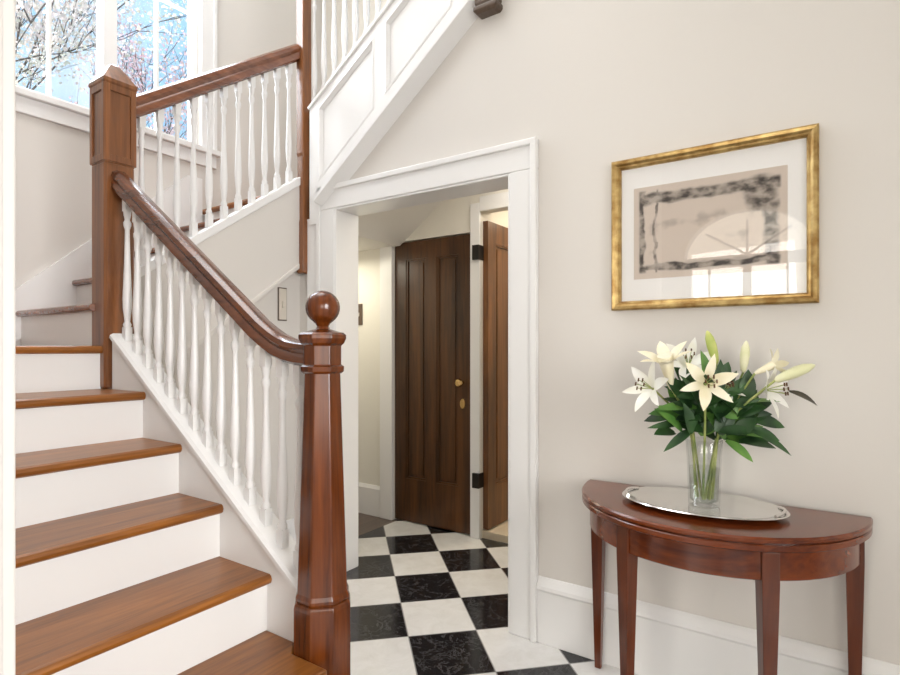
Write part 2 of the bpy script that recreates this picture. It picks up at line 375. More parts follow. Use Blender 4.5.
# sloping soffit under the upper flight, then the flat hall ceiling
prismpts = [(-2.80, 2.08), (-2.70, 2.08), (-2.0, 2.58), (-.8, 2.58), (-.8, 2.66), (-2.03, 2.66), (-2.80, 2.13)]
struct('ceiling', prism(BM(), prismpts, 'y', WT, YH), M['ceil'], label='sloping plaster underside of the stairs above the hall', cat='ceiling')
struct('ceiling', slab(-4.4, -2.80, .06, YH, 2.08, 2.13), M['ceil'], label='low ceiling of the side passage', cat='ceiling')
struct('wall_passage', slab(-4.5, -4.4, .0, 1.1, 0, 2.2), M['wallw'])
struct('wall_passage', slab(-4.4, -2.74, 0, .06, 0, 2.08), M['wallw'])
struct('baseboard_passage', prism(BM(), [(YH, 0), (YH-.02, 0), (YH-.02, .21), (YH-.006, .235), (YH, .235)], 'x', -4.4, -2.875), M['white'], label='white baseboard in the side passage', cat='baseboard')
bm = BM(); box(bm, -2.875, D1[0], YH-.03, YH, 0, 2.08)
box(bm, D1[1], -1.985, YH-.02, YH, 0, 2.3); box(bm, -1.985, -1.1, YH-.02, YH, 2.24, 2.34)
struct('trim_4', bm, M['white'], bev=.004, label='white casing between the two brown hall doors', cat='trim')

def panel_door(name, axis, at, a0, a1, z0, z1, mat, panels, th=.04, label=None, sgn=1):
    """stiles and rails round recessed panels; panels = list of (a0,a1,z0,z1)"""
    bm = BM()
    def bx(p0, p1, q0, q1, t0, t1):
        if axis == 'y': box(bm, p0, p1, at+t0, at+t1, q0, q1)
        else: box(bm, at+t0, at+t1, p0, p1, q0, q1)
    xs = sorted({a0, a1, *[p[0] for p in panels], *[p[1] for p in panels]}); zs = sorted({z0, z1, *[p[2] for p in panels], *[p[3] for p in panels]})
    for i in range(len(xs)-1):
        for j in range(len(zs)-1):
            mx_, mz_ = (xs[i]+xs[i+1])/2, (zs[j]+zs[j+1])/2
            if any(p[0] < mx_ < p[1] and p[2] < mz_ < p[3] for p in panels):
                pass
            else: bx(xs[i], xs[i+1], zs[j], zs[j+1], 0, th)
    for p in panels:
        bx(p[0], p[1], p[2], p[3], th*.4, th*.6)
        bx(p[0]+.035, p[1]-.035, p[2]+.035, p[3]-.035, th*.22, th*.78)
        bx(p[0], p[0]+.014, p[2], p[3], th*.15, th*.85); bx(p[1]-.014, p[1], p[2], p[3], th*.15, th*.85)
        bx(p[0]+.014, p[1]-.014, p[2], p[2]+.014, th*.15, th*.85); bx(p[0]+.014, p[1]-.014, p[3]-.014, p[3], th*.15, th*.85)
    return struct(name, bm, mat, label=label, cat='door')
d = panel_door('door_2', 'y', YH+.005, D1[0]+.005, D1[1]-.005, .01, 2.10, M['door'], [(-2.645, -2.455, .33, 1.97), (-2.36, -2.17, .33, 1.97)], label='closed dark brown panelled door with brass knob in the hall')
KX = -2.135
bm = BM()
for r_, y_ in ((.012, 0), (.012, -.025), (.024, -.032), (.03, -.05), (.024, -.066), (.008, -.072)):
    pass
def knob(cx, y0, cz):
    prof = [(.012, 0), (.012, .025), (.024, .032), (.03, .048), (.024, .064), (.006, .07)]
    return rings(BM(), [[(cx+r*math.cos(2*math.pi*i/14), y0-q, cz+r*math.sin(2*math.pi*i/14)) for i in range(14)] for r, q in prof])
obj('knob', knob(KX, YH+.005, 1.065), M['brass'], d, smooth=50, label='round brass door knob')
obj('keyhole_plate', rings(BM(), [[(KX+s*.022*math.cos(2*math.pi*i/14), YH+.005-q, .915+s*.038*math.sin(2*math.pi*i/14)) for i in range(14)] for s, q in ((1, 0), (.9, .006))]), M['brass'], d, label='brass keyhole plate')
d = panel_door('door_3', 'x', -1.985, 1.03, 1.79, .06, 2.18, M['door2'], [(1.14, 1.36, .35, 2.04), (1.46, 1.68, .35, 2.04)], label='open brown panelled door standing ajar with black hinges', sgn=1)
for z_ in (.35, 1.91): 
    obj('hinge', slab(-2.032, -1.98, .962, 1.034, z_, z_+.10), M['iron'], d, label='black iron hinge')

# ================================================================== STAIRS: LOWER FLIGHT (climbs along -x)
YI = -1.12                               # inner face of the curb stringer
YB = -1.08                               # balustrade plane
SX = [-.90, -1.185]+[-1.49-RUN*i for i in range(4)]+[-2.585]
B0 = .018                                # the first riser is a little taller   # nosing x of each step; the seventh is the landing
lower = thing('staircase', 'lower flight of brown wooden treads and white risers climbing to the landing', 'staircase', (-1.6, -1.55, 0))
def bull_x(x0, x1, z, th=.032):          # tread section in xz: nosing at x1
    return [(x0, z-th), (x0, z), (x1-.012, z), (x1-.004, z-.005), (x1, z-th/2), (x1-.004, z-th+.005), (x1-.012, z-th)]
for i in range(6):
    h = RISE*(i+1)+B0
    tb = prism(BM(), bull_x(SX[i+1]-.03, SX[i], h), 'y', -1.95, YI if i > 1 else YI-.048)
    if i == 1:                           # notched round the newel post
        tb.free(); tb = prism(BM(), [(SX[2]-.03, -1.95), (SX[1], -1.95), (SX[1], YI-.048), (-1.334, YI-.048), (-1.383, YI), (SX[2]-.03, YI)], 'z', h-.032, h)
    obj('tread', tb, M['tread'], lower, bev=.006 if i == 1 else .002)
    obj('riser', slab(SX[i]-.045, SX[i]-.025, -1.95, YI if i > 1 else YI-.048, max(0, RISE*i+B0*(i > 0)), h-.032), M['riser'], lower)
obj('riser', slab(SX[6]-.045, SX[6]-.025, -1.95, YI-.02, RISE*6+B0, RISE*7+B0-.032), M['riser'], lower)
cap1 = lambda x: .905+.675*(-1.86-x)
obj('stringer', prism(BM(), [(-1.36, 0), (-1.36, cap1(-1.36)-.02), (-2.55, cap1(-2.55)-.02), (-2.55, 0)], 'y', YI, YI+.085), M['riser'], lower)
obj('stringer_cap', sweep(BM(), [(-1.36, YI+.0425, cap1(-1.36)-.022), (-2.55, YI+.0425, cap1(-2.55)-.022)], [(-.055, 0), (.055, 0), (.055, .014), (.045, .022), (-.045, .022), (-.055, .014)], (0, 1, 0)), M['white'], lower)
# ---- quarter landing, middle flight (climbs along +y)
mid = thing('staircase', 'middle flight of stairs rising past the window wall behind the tall newel', 'staircase', (-3.05, -1.2, 0))
LZ = RISE*7+B0
obj('landing', prism(BM(), bull_x(XW, SX[6], LZ), 'y', -1.95, -1.10), M['tread'], mid, bev=.002, label='brown wooden quarter landing')
NY = [-1.165+RUN*i for i in range(5)]
for i in range(4):
    h = LZ+RISE*(i+1)
    obj('tread', prism(BM(), [(-p[0], p[1]) for p in bull_x(-(NY[i+1]+.03), -NY[i], h)], 'x', XW+.02, -2.655), M['raily'], mid, bev=.002)
    obj('riser', slab(XW+.02, -2.655, NY[i]+.025, NY[i]+.045, LZ+RISE*i, h-.032), M['riser'], mid)
obj('riser', slab(XW+.02, -2.655, NY[4]+.025, NY[4]+.045, LZ+RISE*4, LZ+RISE*5-.032), M['riser'], mid)
UL = LZ+RISE*5
obj('landing', prism(BM(), [(-p[0], p[1]) for p in bull_x(-YH, -NY[4], UL)], 'x', XW, -2.62), M['tread'], mid, label='upper landing in the corner')
f2t = lambda y: 2.315+.694*(y+.055)
f2b = lambda y: 1.792+.72*(y+.055)
obj('stringer', prism(BM(), [(-1.02, f2b(-1.02)), (-.04, f2b(-.04)), (-.04, f2t(-.04)-.05), (-1.02, f2t(-1.02)-.05)], 'x', -2.66, -2.605), M['wall'], mid, label='cream plastered side of the flight')
obj('stringer_cap', prism(BM(), [(-1.02, f2t(-1.02)-.05), (-.04, f2t(-.04)-.05), (-.04, f2t(-.04)), (-1.02, f2t(-1.02))], 'x', -2.66, -2.597), M['white'], mid, bev=.004)
obj('soffit_bead', prism(BM(), [(-1.02, f2b(-1.02)-.02), (-.04, f2b(-.04)-.02), (-.04, f2b(-.04)+.012), (-1.02, f2b(-1.02)+.012)], 'x', -2.66, -2.601), M['wall'], mid, bev=.004)
sk = lambda y: 1.665+.83*(y+1.06)
obj('skirt_board', prism(BM(), [(-1.95, LZ), (-1.2, LZ), (NY[4], LZ+RISE*4), (NY[4], UL+.2), (NY[4]-.1, UL+.2), (-1.17, 1.60), (-1.3, 1.5), (-1.95, 1.5)], 'x', XW, XW+.022), M['white'], mid)
# wall under the middle flight
struct('wall_under_stairs', prism(BM(), [(-1.0, 0), (0, 0), (0, f2b(0)+.1), (-1.0, f2b(-1.0)+.1)], 'x', -2.72, -2.66), M['wall'], label='cream wall under the middle flight behind the white balusters', cat='wall')
struct('baseboard_under_stairs', slab(-2.66, -2.645, -1.0, -.03, 0, .29), M['white'])
# ---- upper flight (climbs along +x above the doorway)
upper = thing('staircase', 'upper flight with white panelled side rising above the doorway', 'staircase', (-2, .5, 2.2))
UX = [-2.55+RUN*i for i in range(5)]
for i in range(5):
    h = UL+RISE*(i+1); x1 = UX[i+1]+.03 if i < 4 else -1.2
    obj('tread', prism(BM(), [(-p[0], p[1]) for p in bull_x(-x1, -UX[i], h)], 'y', .07, YH), M['tread'], upper)
    obj('riser', slab(UX[i]+.025, UX[i]+.045, .07, YH, UL+RISE*i, h-.032), M['riser'], upper)
x0, x1 = -2.535, -1.38
obj('fascia', prism(BM(), [(x0, f3b(-2.45)-.12), (-2.45, f3b(-2.45)), (x1, f3b(x1)), (x1, f3t(x1)), (x0, f3t(x0))], 'y', -.02, .07), M['white'], upper, label='white sloping side board with sunk panels')
# raised borders that leave sunk panels
bm = BM()
def strip(pts, y0=-.034, y1=-.018): prism(bm, pts, 'y', y0, y1)
strip([(x0, f3t(x0)-.05), (x1, f3t(x1)-.05), (x1, f3t(x1)), (x0, f3t(x0))])
strip([(x0+.075, f3b(x0+.075)), (x1, f3b(x1)), (x1, f3b(x1)+.11), (x0+.075, f3b(x0+.075)+.11)])
edges = [x0, -2.03, -1.525]
for xx in edges:
    w = .075
    strip([(xx, f3b(xx)+.11 if xx > -2.5 else f3b(-2.45)-.12), (xx+w, f3b(xx+w)+(.11 if xx > -2.5 else 0)), (xx+w, f3t(xx+w)-.05), (xx, f3t(xx)-.05)])
obj('panel_border', bm, M['white'], upper)
for xa, xb in zip(edges, edges[1:]+[x1]):
    xa += .075; bm = BM()
    def quad(g, y): return [bm.verts.new((x, y, z)) for x, z in ((xa+g, f3b(xa+g)+.11+g*1.3), (xb-g, f3b(xb-g)+.11+g*1.3), (xb-g, f3t(xb-g)-.05-g*1.3), (xa+g, f3t(xa+g)-.05-g*1.3))]
    Q = [quad(0, -.036), quad(.010, -.038), quad(.022, -.026), quad(.028, -.021)]
    for A, B in zip(Q, Q[1:]):
        for k in range(4): bm.faces.new([A[k], A[(k+1) % 4], B[(k+1) % 4], B[k]])
    Z = quad(.0, -.018)
    for k in range(4): bm.faces.new([Q[0][k], Q[0][(k+1) % 4], Z[(k+1) % 4], Z[k]])
    obj('panel_moulding', bm, M['white'], upper)
obj('top_cap', sweep(BM(), [(x0, .02, f3t(x0)), (x1, .02, f3t(x1))], [(-.065, 0), (.06, 0), (.06, .022), (-.065, .022)], (0, 1, 0)), M['white'], upper, bev=.005)
obj('bottom_moulding', sweep(BM(), [(-2.465, -.02, f3b(-2.465)-.006), (x1, -.02, f3b(x1)-.006)], [(-.045, .0), (.02, -.05), (.02, .025), (-.045, .02)], (0, 1, 0)), M['white'], upper, bev=.003)
# wall post where the upper flight meets the doorway casing
bm = BM(); box(bm, -2.57, OX0-CW+.002, -.0205, 0, 0, f3b(-2.45)-.1); box(bm, -2.535, OX0-CW+.002, -.0335, 0, f3b(-2.45)-.14, OH+.15)
struct('trim_5', bm, M['white'], label='white board between doorway casing and stair corner', cat='trim')

# ================================================================== NEWELS
N1 = (-1.30, YB)
nw = thing('newel_post', 'octagonal mahogany starting newel post topped with a round ball', 'newel post', (*N1, 0))
o8 = lambda z, w: chsq(*N1, z, w, w*.2929)
bm = BM()
rings(bm, [o8(z, w) for z, w in ((0, .168), (.518, .168), (.526, .165), (.532, .160), (.534, .150))])
obj('base_block', bm, M['newel'], nw, bev=.002)
bm = BM()
rings(bm, [o8(.532, .150), o8(.542, .158), o8(.55, .158), o8(.562, .148), o8(1.235, .106)])
obj('shaft', bm, M['newel'], nw, bev=.003)
bm = BM()
bm = BM()
rings(bm, [o8(z, w) for z, w in ((1.225, .112), (1.232, .128), (1.246, .130), (1.252, .112), (1.31, .112), (1.318, .13), (1.332, .142), (1.343, .142), (1.35, .125), (1.353, .09))])
ncap = obj('cap', bm, M['newel'], nw, bev=.0015)
prof = [(.06, 1.35), (.042, 1.356), (.022, 1.362), (.018, 1.370), (.022, 1.378), (.029, 1.384)]
prof += [(.0525*math.sin(R(a)), 1.428-.0525*math.cos(R(a))) for a in range(35, 181, 12)]
obj('ball_finial', lathe(BM(), *N1, prof, 24), M['newel'], ncap, smooth=40)
def tall_newel(label, cx, cy, z0, zb, zt, w, cap=True, panel=True, grp=None):
    t = thing('newel_post', label, 'newel post', (cx, cy, z0), grp)
    rings(b0 := BM(), [square(cx, cy, z, q) for z, q in ((z0, w*.98), (zb, w*.98))]); 
    s = obj('shaft', b0, M['newel2'], t, bev=.010, seg=1)
    b1 = BM(); c = .016
    rings(b1, [square(cx, cy, z, q) for z, q in ((zb-.012, w*.90), (zb, w*.96), (zt, w*.96))])
    if panel:
        h = w/2
        for sx, sy in ((1, 0), (0, -1), (-1, 0), (0, 1)):
            def fb(u0, u1, q0, q1, t0, t1):
                if sx: box(b1, *(sorted((cx+sx*(h-t0), cx+sx*(h+t1)))), cy+u0, cy+u1, q0, q1)
                else: box(b1, cx+u0, cx+u1, *(sorted((cy+sy*(h-t0), cy+sy*(h+t1)))), q0, q1)
            fb(-h, -h+.022, zb, zt, .01, .004); fb(h-.022, h, zb, zt, .01, .004)
            fb(-h+.022, h-.022, zb, zb+.03, .01, .004); fb(-h+.022, h-.022, zt-.03, zt, .01, .004)
    obj('head_block', b1, M['newel2'], t, bev=.002)
    if cap:
        obj('pyramid_cap', rings(BM(), [square(cx, cy, z, q) for z, q in ((zt, w*1.02), (zt+.008, w*1.10), (zt+.022, w*1.10), (zt+.032, w*1.0), (zt+.075, w*.60), (zt+.105, w*.30), (zt+.115, w*.06))]), M['newel2'], t, bev=.002)
    return t
U1 = (-2.632, -1.078)
tall_newel('tall square mahogany newel post with panelled head, standing at the landing', *U1, RISE*6+B0, 2.11, 2.445, .13)
U2 = (-2.60, -.02)
t = thing('newel_post', 'slim mahogany corner newel hanging below the middle flight', 'newel post', (*U2, 1.748))
obj('shaft', rings(BM(), [square(*U2, z, q) for z, q in ((1.748, .056), (1.76, .064), (2.05, .064), (2.07, .058), (2.44, .058), (2.46, .066), (3.8, .066))]), M['newel2'], t, bev=.006, seg=1)
obj('pyramid_cap', rings(BM(), [square(*U2, z, q) for z, q in ((3.8, .11), (3.83, .11), (3.9, .02))]), M['newel2'], t)
U3 = (-1.325, .0)
t = thing('newel_post', 'dark wooden newel foot hanging beside the top of the upper flight', 'newel post', (*U3, 2.88))
obj('shaft', rings(BM(), [square(*U3, z, q) for z, q in ((2.90, .105), (2.915, .115), (4.1, .105))]), M['oldwood'], t, bev=.004)
obj('drop_cap', rings(BM(), [square(*U3, z, q) for z, q in ((2.868, .10), (2.88, .125), (2.90, .125))]), M['oldwood'], t, bev=.004)

# ================================================================== BALUSTRADES
RP = [(-.036, -.03), (-.02, -.04), (.02, -.04), (.036, -.03), (.036, -.012), (.028, -.002), (.036, .012), (.032, .028), (.016, .038), (-.016, .038), (-.032, .028), (-.036, .012), (-.028, -.002), (-.036, -.012)]
def baluster(bm, x, y, z0, z1, tilt=0, ax='x'):
    L = z1-z0; r = .0145
    def sq(z, w): return [(x+a*w, y+c*w, z) for a, c in ((1, -1), (1, 1), (-1, 1), (-1, -1))]
    box(bm, x-r, x+r, y-r, y+r, z0-.02, z0+L*.09)
    a, e = z0+L*.09, z1-L*.10
    P = [(.014, 0), (.017, .02), (.011, .045), (.0115, .06), (.0175, .16), (.019, .24), (.0165, .36), (.0125, .55), (.010, .74), (.0095, .84), (.015, .875), (.0155, .90), (.010, .925), (.014, .965), (.016, 1.0)]
    lathe(bm, x, y, [(q, a+(e-a)*s) for q, s in P], 10)
    box(bm, x-r, x+r, y-r, y+r, e, z1+.02)
    return bm
rail1 = lambda x: 1.653+.69*(-1.96-x)    # top of the lower handrail
t = thing('balustrade', 'white balusters under the long mahogany handrail of the lower flight', 'balustrade', (-1.9, YB, .6))
path = [(N1[0]-.045, YB, 1.285), (-1.40, YB, 1.289), (-1.45, YB, 1.297), (-1.50, YB, 1.313), (-1.55, YB, 1.338), (-1.60, YB, rail1(-1.60)-.038), (-2.1, YB, rail1(-2.1)-.038), (U1[0]+.05, YB, rail1(U1[0]+.05)-.038)]
obj('handrail', sweep(BM(), path, RP, (0, 1, 0)), M['railx'], t, smooth=40)
n1 = 14
for i in range(n1):
    x = -1.405-.0845*i
    top = (rail1(x) if x < -1.6 else 1.327+max(0, (-1.44-x))*.35)-.075
    obj('baluster', baluster(BM(), x, YB, cap1(x), top), M['white'], t, smooth=50)
rail2 = lambda y: 3.117+.702*(y+.038)
t = thing('balustrade', 'white balusters under the short mahogany handrail between the tall newels', 'balustrade', (U1[0], -.5, 2))
obj('handrail', sweep(BM(), [(U1[0], U1[1]+.06, rail2(U1[1]+.06)-.045), (U1[0], -.04, rail2(-.04)-.045)], [(a*1.05, c*1.15) for a, c in RP], (1, 0, 0)), M['raily'], t, smooth=40)
for i in range(11):
    y = -.955+.085*i
    obj('baluster', baluster(BM(), -2.632, y, f2t(y), rail2(y)-.085), M['white'], t, smooth=50)
t = thing('balustrade', 'white balusters on the sloping cap of the upper flight', 'balustrade', (-2, .02, 3))
rail3 = lambda x: 3.50+.68*(x+2.6)
obj('handrail', sweep(BM(), [(-2.6, .02, rail3(-2.6)), (-1.38, .02, rail3(-1.38))], RP, (0, 1, 0)), M['railx'], t, smooth=40)
for i in range(14):
    x = -2.555+.0845*i
    obj('baluster', baluster(BM(), x, .02, f3t(x)+.02, rail3(x)-.04), M['white'], t, smooth=50)

# ================================================================== SMALL WALL THINGS
t = thing('wall_switch', 'small ivory wall plate under the middle flight', 'switch', (-2.66, -.13, 1.5))
obj('backplate', slab(-2.66, -2.654, -.165, -.100, 1.465, 1.66), M['oldwood'], t, bev=.003, label='dark edge of the plate')
pl_ = obj('plate', slab(-2.655, -2.649, -.159, -.106, 1.472, 1.653), M['plate'], t, bev=.003)
obj('lever', slab(-2.65, -2.637, -.141, -.127, 1.54, 1.58), M['plate'], pl_, bev=.003)

t = thing('wall_switch', 'small grey switch plate on the pale wall of the side passage', 'switch', (-3.115, 1.0, 1.49))
obj('plate', slab(-3.15, -3.08, .993, 1.0, 1.49, 1.66), M['oldwood'], t, bev=.002)
obj('toggle', slab(-3.121, -3.109, .983, .994, 1.56, 1.59), M['plate'], t)

# ================================================================== PICTURE
PX0, PX1, PZ0, PZ1 = -.742, -.034, 1.457, 2.062
t = thing('framed_picture', 'framed abstract print in a gold frame hanging above the half-moon table', 'picture', (-.395, -.02, 1.457))
fw = .036
bm = BM()
prof = [(0, 0), (0, -.030), (.006, -.036), (.016, -.034), (.024, -.026), (.030, -.026), (fw, -.018), (fw, 0)]   # (inset, depth)
cor = [(PX0, PZ0, 1, 1), (PX1, PZ0, -1, 1), (PX1, PZ1, -1, -1), (PX0, PZ1, 1, -1)]
V = [[bm.verts.new((cx+sx*a, q, cz+sz*a)) for a, q in prof] for cx, cz, sx, sz in cor]
for i in range(4):
    A, B = V[i], V[(i+1) % 4]
    for k in range(len(prof)): bm.faces.new([A[k], B[k], B[(k+1) % len(prof)], A[(k+1) % len(prof)]])
obj('frame', bm, M['gold'], t)
mb_ = obj('mat_board', slab(PX0+fw-.004, PX1-fw+.004, -.008, -.001, PZ0+fw-.004, PZ1-fw+.004), M['mat'], t, label='white mat board')
# the print: warm paper, dark worn border, pale middle, dark smudged head in one corner
m, n, l, b = new_mat('etching_print'); tcx = n.new('ShaderNodeTexCoord'); sp = n.new('ShaderNodeSeparateXYZ'); l.new(tcx.outputs['Generated'], sp.inputs[0])
def mth(op, a, c=None):
    q = n.new('ShaderNodeMath'); q.operation = op; q.use_clamp = False
    for i, v in enumerate((a, c)):
        if v is None: continue
        if isinstance(v, (int, float)): q.inputs[i].default_value = v
        else: l.new(v, q.inputs[i])
    return q.outputs[0]
def noise(s, d=5):
    z = n.new('ShaderNodeTexNoise'); z.inputs['Scale'].default_value = s; z.inputs['Detail'].default_value = d; l.new(tcx.outputs['Generated'], z.inputs['Vector']); return z.outputs['Fac']
def ss(v, a, c):
    q = n.new('ShaderNodeMapRange'); q.interpolation_type = 'SMOOTHSTEP'; q.inputs['From Min'].default_value = a; q.inputs['From Max'].default_value = c; l.new(v, q.inputs['Value']); return q.outputs['Result']
nz = noise(4.5); nf = noise(11, 9)
wob = mth('MULTIPLY', mth('SUBTRACT', nz, .5), .12)
ux = mth('ADD', sp.outputs[0], wob); uz = mth('ADD', sp.outputs[2], wob)
def band(v, c, w):
    return mth('SUBTRACT', 1, ss(mth('ABSOLUTE', mth('SUBTRACT', v, c)), w*.5, w))
ins = mth('MULTIPLY', mth('MULTIPLY', ss(sp.outputs[0], .03, .05), ss(mth('SUBTRACT', 1, sp.outputs[0]), .03, .05)), mth('MULTIPLY', ss(sp.outputs[2], .05, .08), ss(mth('SUBTRACT', 1, sp.outputs[2]), .03, .06)))
bands = mth('MAXIMUM', mth('MAXIMUM', band(ux, .055, .035), band(uz, .86, .075)), mth('MAXIMUM', band(uz, .12, .045), mth('MULTIPLY', band(ux, .16, .012), .8)))
right = mth('MULTIPLY', band(ux, .91, .06), mth('SUBTRACT', 1, ss(sp.outputs[2], .62, .72)))
hd = mth('SQRT', mth('ADD', mth('POWER', mth('SUBTRACT', ux, .84), 2), mth('POWER', mth('MULTIPLY', mth('SUBTRACT', uz, .78), .62), 2)))
head = mth('MULTIPLY', mth('SUBTRACT', 1, ss(hd, .07, .13)), .95)
dark = mth('MULTIPLY', mth('MAXIMUM', mth('MAXIMUM', bands, right), head), mth('MULTIPLY', mth('ADD', .36, mth('MULTIPLY', ss(nf, .36, .62), .62)), ins))
dark = mth('MAXIMUM', dark, mth('MULTIPLY', mth('MULTIPLY', ss(nz, .55, .68), .30), ins))
q = n.new('ShaderNodeMix'); q.data_type = 'RGBA'; l.new(dark, q.inputs['Factor'])
q.inputs['A'].default_value = (.63, .54, .465, 1); q.inputs['B'].default_value = (.03, .022, .018, 1)
l.new(q.outputs['Result'], b.inputs['Base Color']); b.inputs['Roughness'].default_value = .8
obj('print', slab(PX0+.085, PX1-.092, -.0095, -.008, PZ0+.122, PZ1-.118), m, mb_, label='brown and black abstract etching')
obj('picture_glass', slab(PX0+fw-.003, PX1-fw+.003, -.016, -.0145, PZ0+fw-.003, PZ1-fw+.003), M['picglass'], t)

# ================================================================== HALF-MOON TABLE
TC = (-.362, -.03); TR = .473; TH = .757
t = thing('console_table', 'half-moon mahogany side table with tapered legs against the cream wall', 'table', (*TC, 0))
def dshape(r, y0=0, k=40, depth=1.0):
    return [(TC[0]+r*math.cos(math.pi+math.pi*i/k), TC[1]+y0+r*depth*math.sin(math.pi+math.pi*i/k)) for i in range(k+1)]
DP = .985
def dslab(bm, rz):   # rounded-edge D slab
    return rings(bm, [[(x, y, z) for x, y in dshape(r, 0, 40, DP)] for r, z in rz])
obj('tabletop', dslab(BM(), [(TR-.004, TH-.019), (TR, TH-.015), (TR, TH-.006), (TR-.005, TH)]), M['table'], t, smooth=30)
obj('lower_leaf', dslab(BM(), [(TR-.006, TH-.044), (TR-.001, TH-.040), (TR-.001, TH-.026), (TR-.005, TH-.022)]), M['table'], t, smooth=30)
obj('leaf_seam', dslab(BM(), [(TR-.012, TH-.023), (TR-.012, TH-.018)]), M['tableleg'], t)
obj('apron', dslab(BM(), [(TR-.034, TH-.136), (TR-.030, TH-.133), (TR-.030, TH-.044)]), M['table'], t, smooth=30)
ra = TR-.048
for a in (-90, -29, 29, 90):
    aa = R(a); px = TC[0]+(ra)*math.sin(aa); py = TC[1]-ra*DP*math.cos(aa)-(.026 if abs(a) > 60 else 0)
    def lsq(z, w, o=0):
        h = w/2; ca, sa = math.cos(aa if abs(a) < 60 else 0), math.sin(aa if abs(a) < 60 else 0)
        return [(px+ca*u-sa*v*1, py+sa*u+ca*v, z) for u, v in ((h, -h), (h, h), (-h, h), (-h, -h))]
    obj('leg', rings(BM(), [lsq(0, .024), (lsq(.06, .027)), lsq(TH-.145, .05), lsq(TH-.05, .05)]), M['tableleg'], t, bev=.002)
# silver tray
TY = (-.372, -.212)
t = thing('serving_tray', 'oval polished silver tray lying on the half-moon table', 'tray', (*TY, TH))
def oval(a, c, z, k=48): return [(TY[0]+a*math.cos(2*math.pi*i/k), TY[1]+c*math.sin(2*math.pi*i/k), z) for i in range(k)]
obj('tray_body', rings(BM(), [oval(a, a-.092, z) for a, z in ((.215, TH), (.225, TH+.002), (.242, TH+.010), (.262, TH+.013), (.265, TH+.016), (.262, TH+.019), (.255, TH+.018), (.236, TH+.014), (.222, TH+.007), (.21, TH+.005))]), M['silver'], t, smooth=40)
for sx in (-1, 1):
    q = []
    for i in range(9):
        a = R(-24+6*i); q.append((TY[0]+sx*.25*math.cos(a), TY[1]+.158*math.sin(a), TH+.020+.006*math.cos(R(-90+22.5*i))))
    obj('handle', tube(BM(), q, .005, 8), M['silver'], t, smooth=60)
# vase
VC = (-.362, -.205); VZ = TH+.006; VH = .225
t = thing('vase', 'clear glass vase of green stems standing on the silver tray', 'vase', (*VC, VZ))
obj('glass_body', lathe(BM(), *VC, [(.046, VZ), (.05, VZ+.004), (.052, VZ+.08), (.055, VZ+.17), (.059, VZ+VH), (.057, VZ+VH+.002), (.055, VZ+VH), (.0505, VZ+.17), (.047, VZ+.08), (.045, VZ+.02), (.04, VZ+.016)], 28), M['vase'], t, smooth=50)
obj('water', lathe(BM(), *VC, [(.040, VZ+.018), (.0445, VZ+.022), (.0462, VZ+.08), (.0485, VZ+.13)], 24), M['water'], t, smooth=50)

# ------------------------------------------------------------------ lilies
FW = Vector((-math.sin(R(34.25)), math.cos(R(34.25)), 0)); RT = Vector((math.cos(R(34.25)), math.sin(R(34.25)), 0))
VB = Vector((*VC, VZ)); cf = -FW
def at(dx, dz, dep=0): return VB+RT*dx+Vector((0, 0, dz))+FW*dep
def blade(bm, base, direc, length, width, droop=.3, fold=.25, k=7, up=None):
    """a pointed, folded leaf or petal"""
    d = Vector(direc).normalized(); upv = up or Vector((0, 0, 1)); s = d.cross(upv)
    if s.length < .1: s = d.cross(Vector((1, .3, 0)))
    s.normalize(); nrm = s.cross(d).normalized()
    L, C, Rr = [], [], []
    for i in range(k+1):
        u = i/k; w = width*.5*(math.sin(math.pi*min(1, u*.93+.07))**.8)*(1 if u < .98 else .05)
        c = Vector(base)+d*length*u-nrm*droop*length*u*u
        L.append(bm.verts.new(c-s*w+nrm*w*fold)); C.append(bm.verts.new(c)); Rr.append(bm.verts.new(c+s*w+nrm*w*fold))
    for i in range(k):
        bm.faces.new([L[i], C[i], C[i+1], L[i+1]]); bm.faces.new([C[i], Rr[i], Rr[i+1], C[i+1]])
    return bm
def frame_of(d):
    d = Vector(d).normalized(); u = d.cross(Vector((0, 0, 1)))
    if u.length < .1: u = d.cross(Vector((1, 0, 0)))
    u.normalize(); return d, u, d.cross(u)
